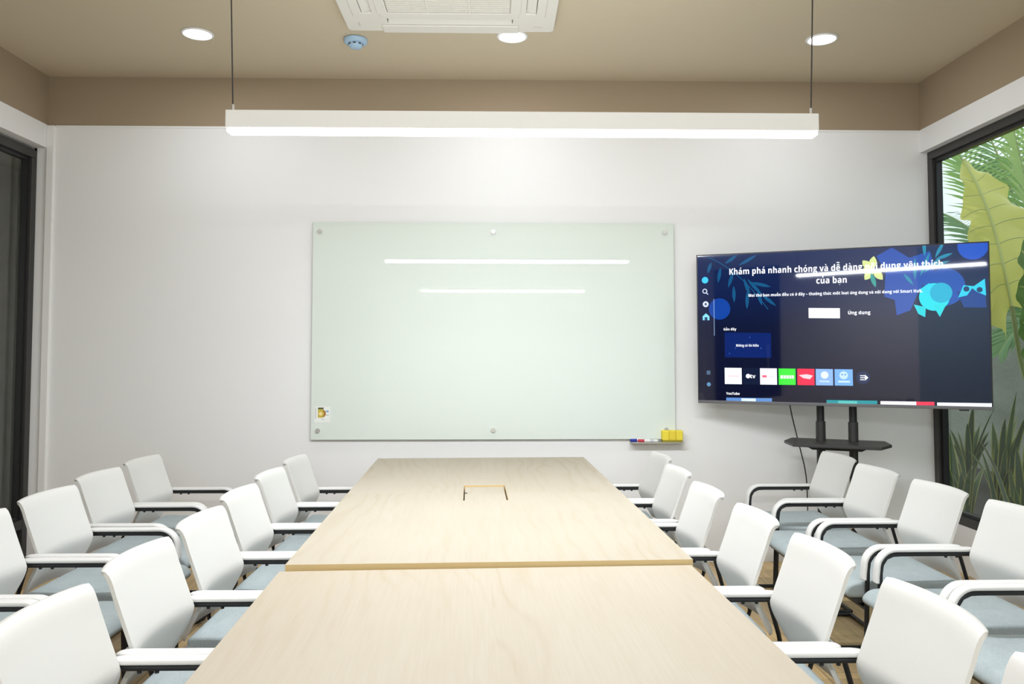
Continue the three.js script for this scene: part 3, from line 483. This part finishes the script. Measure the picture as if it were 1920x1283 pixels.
// ---------------------------------------------------------------- garden behind the right window
{
  const gd = struct('ground_garden', 'dark soil of the narrow garden bed', 'ground');
  part('soil', box(XR + T, 12, -0.15, -0.02, -16, ZR), mat([0.05, 0.045, 0.035], 0.95), gd);
  const gw = struct('wall_garden', 'weathered grey garden wall behind the plants', 'wall');
  part('plaster', box(5.9, 6.1, -0.1, 2.55, -16, ZR), M.concrete, gw); part('coping', box(5.86, 6.14, 2.55, 2.61, -16, ZR), M.concrete, gw);
  const leafGeo = (list) => { const g = new THREE.BufferGeometry(); g.setAttribute('position', new THREE.Float32BufferAttribute(list, 3)); g.computeVertexNormals(); return g; };
  const leafM = (rgb, tr = 0.35) => new THREE.MeshPhysicalMaterial({ color: new THREE.Color().setRGB(...rgb), roughness: 0.75, transmission: tr, thickness: 0, side: THREE.DoubleSide });
  const palmM = [leafM([0.30, 0.50, 0.13]), leafM([0.17, 0.33, 0.12]), leafM([0.42, 0.60, 0.17])], stemM = mat([0.25, 0.30, 0.10], 0.7);
  function frond(base, tip, sag, len, n) {                       // feather leaf: midrib with two rows of drooping leaflets
    const mid = base.clone().lerp(tip, 0.5).add(V(0, sag, 0)), c = new THREE.QuadraticBezierCurve3(base, mid, tip), out = [];
    for (let i = 2; i < n; i++) for (const s of [-1, 1]) {
      const t = i / n, p = c.getPoint(t), d = c.getTangent(t), side = V(0, 1, 0).cross(d).normalize(), up = d.clone().cross(side).normalize();
      const L = len * Math.pow(Math.sin(Math.PI * (0.12 + 0.84 * t)), 0.6) * (0.85 + 0.3 * rnd()), w = 0.012 + 0.004 * rnd();
      const dir = d.clone().multiplyScalar(0.75).addScaledVector(side, s).addScaledVector(up, 0.25 + 0.2 * rnd()).normalize(), wd = dir.clone().cross(up).normalize().lerp(up, 0.3).normalize();
      let a = p.clone(), wa = w * 0.5;
      for (let k = 1; k <= 4; k++) {
        const b = p.clone().addScaledVector(dir, L * k / 4).add(V(0, -0.28 * L * Math.pow(k / 4, 2), 0)), wb2 = k === 4 ? 0.0005 : w * [1, 1, 0.7][k - 1];
        const a1 = a.clone().addScaledVector(wd, -wa), a2 = a.clone().addScaledVector(wd, wa), b1 = b.clone().addScaledVector(wd, -wb2), b2 = b.clone().addScaledVector(wd, wb2);
        for (const q of [a1, a2, b1, a2, b2, b1]) out.push(q.x, q.y, q.z);
        a = b; wa = wb2;
      }
    }
    return [leafGeo(out), new THREE.TubeGeometry(c, 20, 0.009, 6)];
  }
  const palm = thing('palm_tree', 'green feather palm behind the large leaf', 'palm', [atX(1985, 640, 4.8).x, 0, atX(1985, 640, 4.8).z]);
  const org = palm.position.clone(), rel = (x, y, X) => atX(x, y, X).sub(org), crown = rel(1985, 640, 4.8);
  part('trunk', new THREE.CylinderGeometry(0.06, 0.09, crown.y + 0.1, 14).translate(0, crown.y / 2 - 0.02, 0), mat([0.20, 0.17, 0.12], 0.9), palm);
[[1868, 120, 4.6, 0.25, 0.66, 2], [1775, 262, 4.6, 0.30, 0.60, 0], [1905, 60, 4.9, 0.3, 0.66, 0], [1765, 400, 5.2, 0.40, 0.5, 1], [1874, 665, 4.3, 0.40, 0.42, 1], [1825, 200, 5.2, 0.45, 0.66, 1], [1790, 560, 5.2, 0.5, 0.5, 1], [1895, 300, 5.3, 0.35, 0.6, 0]].forEach(([x, y, X, sag, len, k]) => {
    const [lf, rib] = frond(crown, rel(x, y, X), sag, len, 46); const m = part('frond', lf, palmM[k], palm); part('midrib', rib, stemM, m);
  });
  // elephant ear: one huge ribbed leaf with a wavy edge, a second one beside it
  const ear = thing('elephant_ear_plant', 'elephant ear plant with one huge yellow green wavy leaf', 'plant', [3.62, 0, -4.85]);
  const earM = leafM([0.66, 0.63, 0.11], 0.4), earM2 = leafM([0.10, 0.24, 0.02], 0.4), ribM = leafM([0.50, 0.55, 0.16], 0.2);
  function earLeaf(name, base, tip, right, wl, wr2, m, foot, s) {
    const o = ear.position, B = base.clone().sub(o), Tt = tip.clone().sub(o), ax = Tt.clone().sub(B), nrm = right.clone().cross(ax).normalize(), R = right.clone().normalize(), N = 40, K = 10, pos = [], idx = [];
    const at = (t, v) => {
      const half = Math.pow(Math.sin(Math.PI * Math.min(1, 0.14 + 0.86 * t)), 0.75) * (1 - 0.15 * t) * (1 + 0.10 * Math.sin(t * 31 + s + v * 2) + 0.07 * Math.sin(t * 57 + 2 * s)), w = (v < 0 ? wl : wr2) * half;
      const p = B.clone().addScaledVector(ax, t - 0.16 * v * v * (1 - t)).addScaledVector(R, v * w);
      const vein = 0.012 * Math.sin(t * 46 - Math.abs(v) * 7) * Math.abs(v);
      return p.addScaledVector(nrm, -0.10 * Math.abs(v) * w / 0.3 + 0.03 * Math.sin(t * 24 + s) * v * v + vein + 0.10 * Math.sin(Math.PI * t));
    };
    for (let i = 0; i <= N; i++) for (let j = 0; j <= 2 * K; j++) { const p = at(i / N, (j - K) / K); pos.push(p.x, p.y, p.z); }
    for (let i = 0; i < N; i++) for (let j = 0; j < 2 * K; j++) { const a = i * (2 * K + 1) + j, b = a + 2 * K + 1; idx.push(a, a + 1, b, a + 1, b + 1, b); }
    const g = new THREE.BufferGeometry(); g.setAttribute('position', new THREE.Float32BufferAttribute(pos, 3)); g.setIndex(idx); g.computeVertexNormals();
    const mesh = part(name, g, m, ear), spine = [...Array(12).keys()].map((i) => at(i / 11.3, 0));
    const ribs = [new THREE.TubeGeometry(new THREE.CatmullRomCurve3(spine), 24, 0.010, 6)];
    for (let k = 1; k < 8; k++) for (const v of [-1, 1]) ribs.push(new THREE.TubeGeometry(new THREE.CatmullRomCurve3([0, 0.3, 0.6, 0.9].map((q) => at(k / 9 + 0.10 * q, v * q))), 8, 0.004, 5));
    part('midrib', ribs, ribM, mesh);
    part('stalk', new THREE.TubeGeometry(new THREE.CatmullRomCurve3([B, B.clone().add(V(foot * 0.5, -0.5, 0.05)), V(foot * 0.2, 0.45, 0), V(0, -0.03, 0)]), 24, 0.016, 7), stemM, mesh);
  }
  earLeaf('leaf', atX(1897, 575, 3.55), atX(1806, 298, 3.75), RT.clone().multiplyScalar(0.93).addScaledVector(UP, 0.30).addScaledVector(FW, 0.10), 0.20, 0.42, earM, 0.10, 1.0);
  earLeaf('leaf', atX(1960, 700, 3.45), atX(1925, 430, 3.35), RT.clone().addScaledVector(FW, -0.3), 0.13, 0.22, earM2, 0.05, 3.0);
  // strap leaved clumps with yellow edges
  const strapM = [leafM([0.055, 0.095, 0.04], 0.2), leafM([0.075, 0.12, 0.045], 0.2)], edgeM = leafM([0.34, 0.35, 0.08], 0.2);
  const clump = (name, label, px, X, n, h, spread) => {
    const f = atX(px, 800, X), o = thing(name, label, 'plant', [f.x, -0.02, f.z], 0, 'strap leaved plants under the garden window');
    for (let i = 0; i < n; i++) {
      const a = rnd() * 6.283, H2 = h * (0.6 + 0.5 * rnd()), out = spread * (0.25 + 0.9 * rnd()), w = 0.026 + 0.018 * rnd(), b0 = V(Math.cos(a) * 0.05 * rnd(), 0, Math.sin(a) * 0.05 * rnd()), tw = a + 1.57 + (rnd() - 0.5), sd = V(Math.cos(tw), 0, Math.sin(tw)), bend = rnd();
      const mid = [], L = [], R = [];
      for (let k = 0; k <= 7; k++) { const t = k / 7, p = b0.clone().add(V(Math.cos(a) * out * Math.pow(t, 1.6), H2 * (t - 0.25 * bend * t * t * t), Math.sin(a) * out * Math.pow(t, 1.6))), ww = w * Math.pow(Math.max(0.0001, Math.sin(Math.PI * (0.25 + 0.75 * t))), 0.7) ; mid.push(p); L.push(p.clone().addScaledVector(sd, -ww)); R.push(p.clone().addScaledVector(sd, ww)); }
      const tri = [], ed = [], lerp = (p, q, t) => p.clone().lerp(q, t), quad = (arr, p, q, r, s) => { for (const v of [p, q, r, q, s, r]) arr.push(v.x, v.y, v.z); };
      for (let k = 0; k < 7; k++) { const l0 = lerp(L[k], R[k], 0.14), r0 = lerp(L[k], R[k], 0.86), l1 = lerp(L[k + 1], R[k + 1], 0.14), r1 = lerp(L[k + 1], R[k + 1], 0.86); quad(tri, l0, r0, l1, r1); quad(ed, L[k], l0, L[k + 1], l1); quad(ed, r0, R[k], r1, R[k + 1]); }
      const m = part('leaf', leafGeo(tri), strapM[i % 2], o); part('leaf_margin', leafGeo(ed), edgeM, m);
    }
  };
  clump('strap_leaf_plant', 'dark strap leaved plant with yellow edges nearest the window corner post', 1800, 3.62, 12, 0.80, 0.22);
  clump('strap_leaf_plant', 'tall dark strap leaved plant with yellow edges below the huge leaf', 1872, 4.05, 16, 1.15, 0.26);
  clump('strap_leaf_plant', 'strap leaved plant with yellow edges against the garden wall', 1812, 5.0, 14, 0.95, 0.30);
  clump('strap_leaf_plant', 'strap leaved plant with yellow edges behind the outer row of chairs', 1915, 3.50, 14, 0.95, 0.22);
}
scene.traverse((o) => { if (o.isMesh) o.castShadow = o.receiveShadow = true; });
renderer.render(scene, camera);
